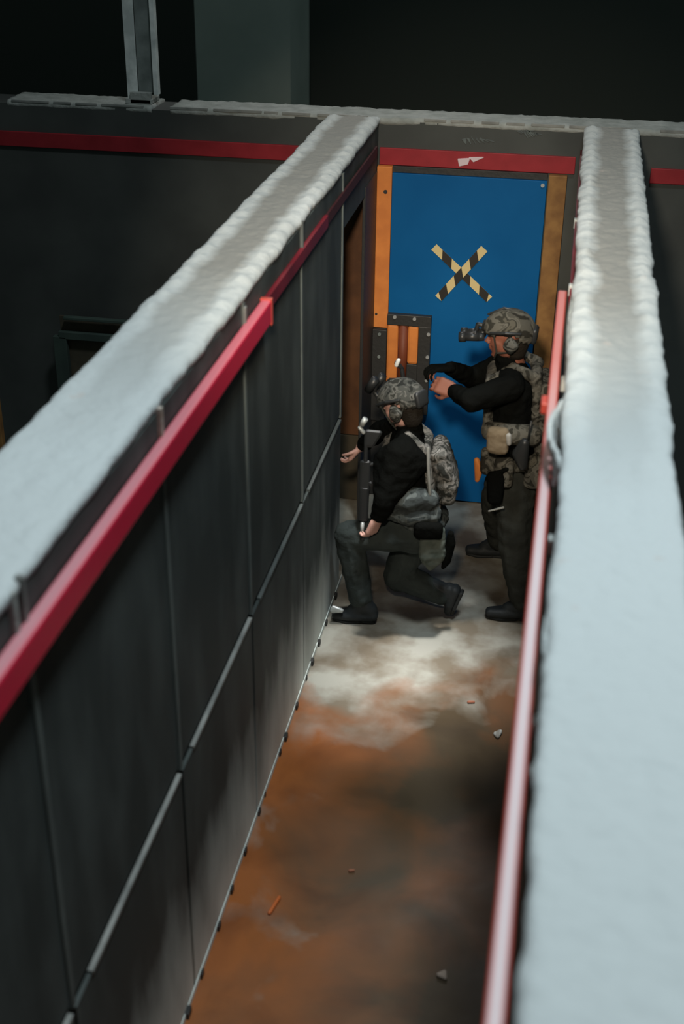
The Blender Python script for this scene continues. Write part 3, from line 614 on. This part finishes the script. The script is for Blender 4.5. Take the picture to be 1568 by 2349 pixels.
hull(b, [((-.635, 6.03, .66), .118), ((-.645, 6.17, .66), .118), (hLA, .112), (hRA, .112)])
limb(b, [(hLA, .118), (kLA, .082), ((-.975, 5.98, .34), .078), ((-.935, 5.968, .15), .066)]); limb(b, [(hRA, .118), ((-.70, 6.15, .40), .105), (kRA, .084), ((-.64, 6.12, .19), .078), ((-.50, 6.11, .14), .060)])
blob('trousers', b, cloth_dark, A, .009, 4, .009, 11)
b = NB(); kk = Vector(kRA); hull(b, [(kk+Vector((-.03, 0, .0)), .055), (kk+Vector((.0, 0, -.05)), .055)]); blob('knee_pad', b, cloth_dark, A, .006, 2)
b = NB(); kk = Vector(kLA); hull(b, [(kk+Vector((-.025, 0, .02)), .055), (kk+Vector((-.025, 0, -.06)), .05)]); blob('knee_pad', b, cloth_dark, A, .006, 2)
bo = boot(A, (-.835, 5.975, 0), (-1.105, 5.955, 0), aLA, kLA)
b = NB(); hull(b, [((-1.085, 5.915, .085), .016), ((-1.035, 5.915, .090), .012), ((-1.080, 5.915, .105), .012)]); obj('pale_cap', b, grey_m, bo, True)
boot(A, (-.372, 6.105, .195), (-.435, 6.10, -.055+.062), (-.462, 6.11, .150), (-.62, 6.12, .20))
b = NB(); hull(b, [((-.735, 6.09, 1.205), .062), ((-.715, 6.10, 1.13), .072), ((-.70, 6.075, 1.225), .045)]); blob('neck_gaiter', b, cloth_black, A, .006, 2, .004, 24)
hair(A, hA, fA, hair_m); HA = helmet(A, hA, fA, camo_a, nvg_down=False)
b = NB(); limb(b, [((-.765, 6.14, 1.40), .012), ((-.775, 6.14, 1.46), .011), ((-.80, 6.13, 1.49), .014)]); obj('strobe_arm', b, gun_m, HA, True)
b = NB(); hull(b, [((-.800, 6.115, 1.485), .011), ((-.790, 6.115, 1.512), .011)]); obj('strobe', b, mat('bright_lens_housing', (.80, .84, .83), .4), HA, True)
# vest
b = NB()
hull(b, [((-.625, 6.00, 1.06), .034), ((-.635, 6.20, 1.06), .034), ((-.565, 6.01, .74), .042), ((-.575, 6.18, .74), .042)])
hull(b, [((-.83, 6.00, 1.02), .028), ((-.84, 6.20, 1.02), .028), ((-.79, 6.00, .76), .030), ((-.80, 6.18, .76), .030)])
for y in (5.99, 6.19): limb(b, [((-.63, y, 1.07), .032), ((-.715, y, 1.155), .024), ((-.83, y, 1.03), .026)])
VA = blob('vest', b, camo_v, A, .008, 3, .004, 20)
b = NB(); hull(b, [((-.545, 6.00, 1.04), .045), ((-.555, 6.18, 1.04), .045), ((-.485, 6.01, .88), .05), ((-.50, 6.17, .88), .05), ((-.495, 6.02, .80), .048), ((-.50, 6.16, .80), .048)]); blob('back_pack', b, camo_v, VA, .008, 3, .008, 16)
b = NB()
limb(b, [((-.80, 5.92, .84), .060), ((-.69, 5.895, .83), .070), ((-.585, 5.93, .82), .062)])
limb(b, [((-.78, 5.925, .75), .058), ((-.665, 5.90, .74), .068), ((-.57, 5.93, .74), .06)])
blob('cummerbund', b, camo_d, VA, .008, 3, .006, 20)
b = NB(); limb(b, [((-.80, 6.27, .84), .060), ((-.70, 6.29, .83), .065), ((-.60, 6.26, .82), .06)])
blob('cummerbund', b, camo_d, VA, .008, 3, .006, 20)
b = NB(); hull(b, [((-.62, 5.855, .70), .03), ((-.52, 5.875, .69), .03), ((-.62, 5.855, .655), .028), ((-.52, 5.875, .65), .028)]); blob('dark_pouch', b, cloth_black, VA, .007, 2, .004, 20)
b = NB(); limb(b, [((-.600, 5.945, 1.11), .009), ((-.590, 5.915, 1.00), .009), ((-.575, 5.90, .87), .009)]); obj('shoulder_strap', b, mat('pale_webbing', (.22, .22, .20), .85), VA, True)
b = NB(); ring = []
for k in range(17):
    a = 2*math.pi*k/16; ring.append(((-.640+.125*math.cos(a), 6.10+.185*math.sin(a), .655-.03*math.cos(a)), .030))
limb(b, ring); BA = blob('belt', b, camo_d, A, .008, 3, .004, 22)
b = NB(); hull(b, [((-.585, 5.915, .645), .036), ((-.520, 5.925, .640), .036), ((-.578, 5.905, .50), .042), ((-.515, 5.925, .50), .040), ((-.552, 5.915, .435), .028)]); blob('pouch', b, grn_pouch, BA, .007, 2, .005, 20)
b = NB(); hull(b, [((-.460, 5.955, .62), .018), ((-.452, 5.955, .56), .024), ((-.468, 5.955, .45), .020), ((-.49, 5.95, .41), .012)]); blob('canteen_cover', b, cloth_black, BA, .006, 2)
b = NB(); hull(b, [((-.905, 5.892, .625), .010), ((-.90, 5.89, .60), .008)]); 
b.free()

# carbine hanging from the crouching man, muzzle down
G = thing('carbine', 'black carbine held muzzle-down in front of the crouching man', 'rifle', (-.93, 5.95, .9))
def axis(t): return Vector((-.925, 5.975, 1.16)).lerp(Vector((-.925, 5.90, .56)), t)
fw = (axis(1)-axis(0)).normalized(); sd = Vector((-1, 0, 0))
b = NB(); hull(b, [(axis(.28)+sd*.018, .014), (axis(.28)-sd*.018, .014), (axis(.52)+sd*.018, .014), (axis(.52)-sd*.018, .014)], 6); obj('receiver', b, gun_m, G)
b = NB(); hull(b, [(axis(.52)+sd*.012, .017), (axis(.52)-sd*.012, .017), (axis(.80)+sd*.012, .016), (axis(.80)-sd*.012, .016)], 6); obj('handguard', b, gun_m, G)
b = NB(); cyl(b, axis(.80), axis(.96), .008, 12); cyl(b, axis(.94), axis(1.0), .012, 12); obj('barrel', b, gun_m, G, True)
b = NB(); cyl(b, axis(.10), axis(.28), .012, 12); hull(b, [(axis(.0)+sd*.0, .014), (axis(.0)-sd*.07, .012), (axis(.12)+sd*.0, .014), (axis(.12)-sd*.03, .012)], 6); obj('stock', b, gun_m, G)
b = NB(); hull(b, [(axis(.30)-sd*.02, .012), (axis(.26)-sd*.085, .012)], 6); obj('pistol_grip', b, gun_m, G)
b = NB(); hull(b, [(axis(.46)-sd*.02, .013), (axis(.50)-sd*.08, .012), (axis(.56)-sd*.12, .012)], 6); obj('magazine', b, gun_m, G)
b = NB(); cyl(b, (-.945, 5.93, 1.215), (-.925, 5.93, 1.255), .015, 16); hull(b, [((-.955, 5.93, 1.20), .012), ((-.935, 5.93, 1.175), .012)], 6); obj('optic', b, grey_m, G, True)
b = NB(); cyl(b, axis(.82)-sd*.0+Vector((0, -.02, 0)), axis(.93)+Vector((0, -.02, 0)), .010, 12); obj('weapon_light', b, grey_m, G, True)
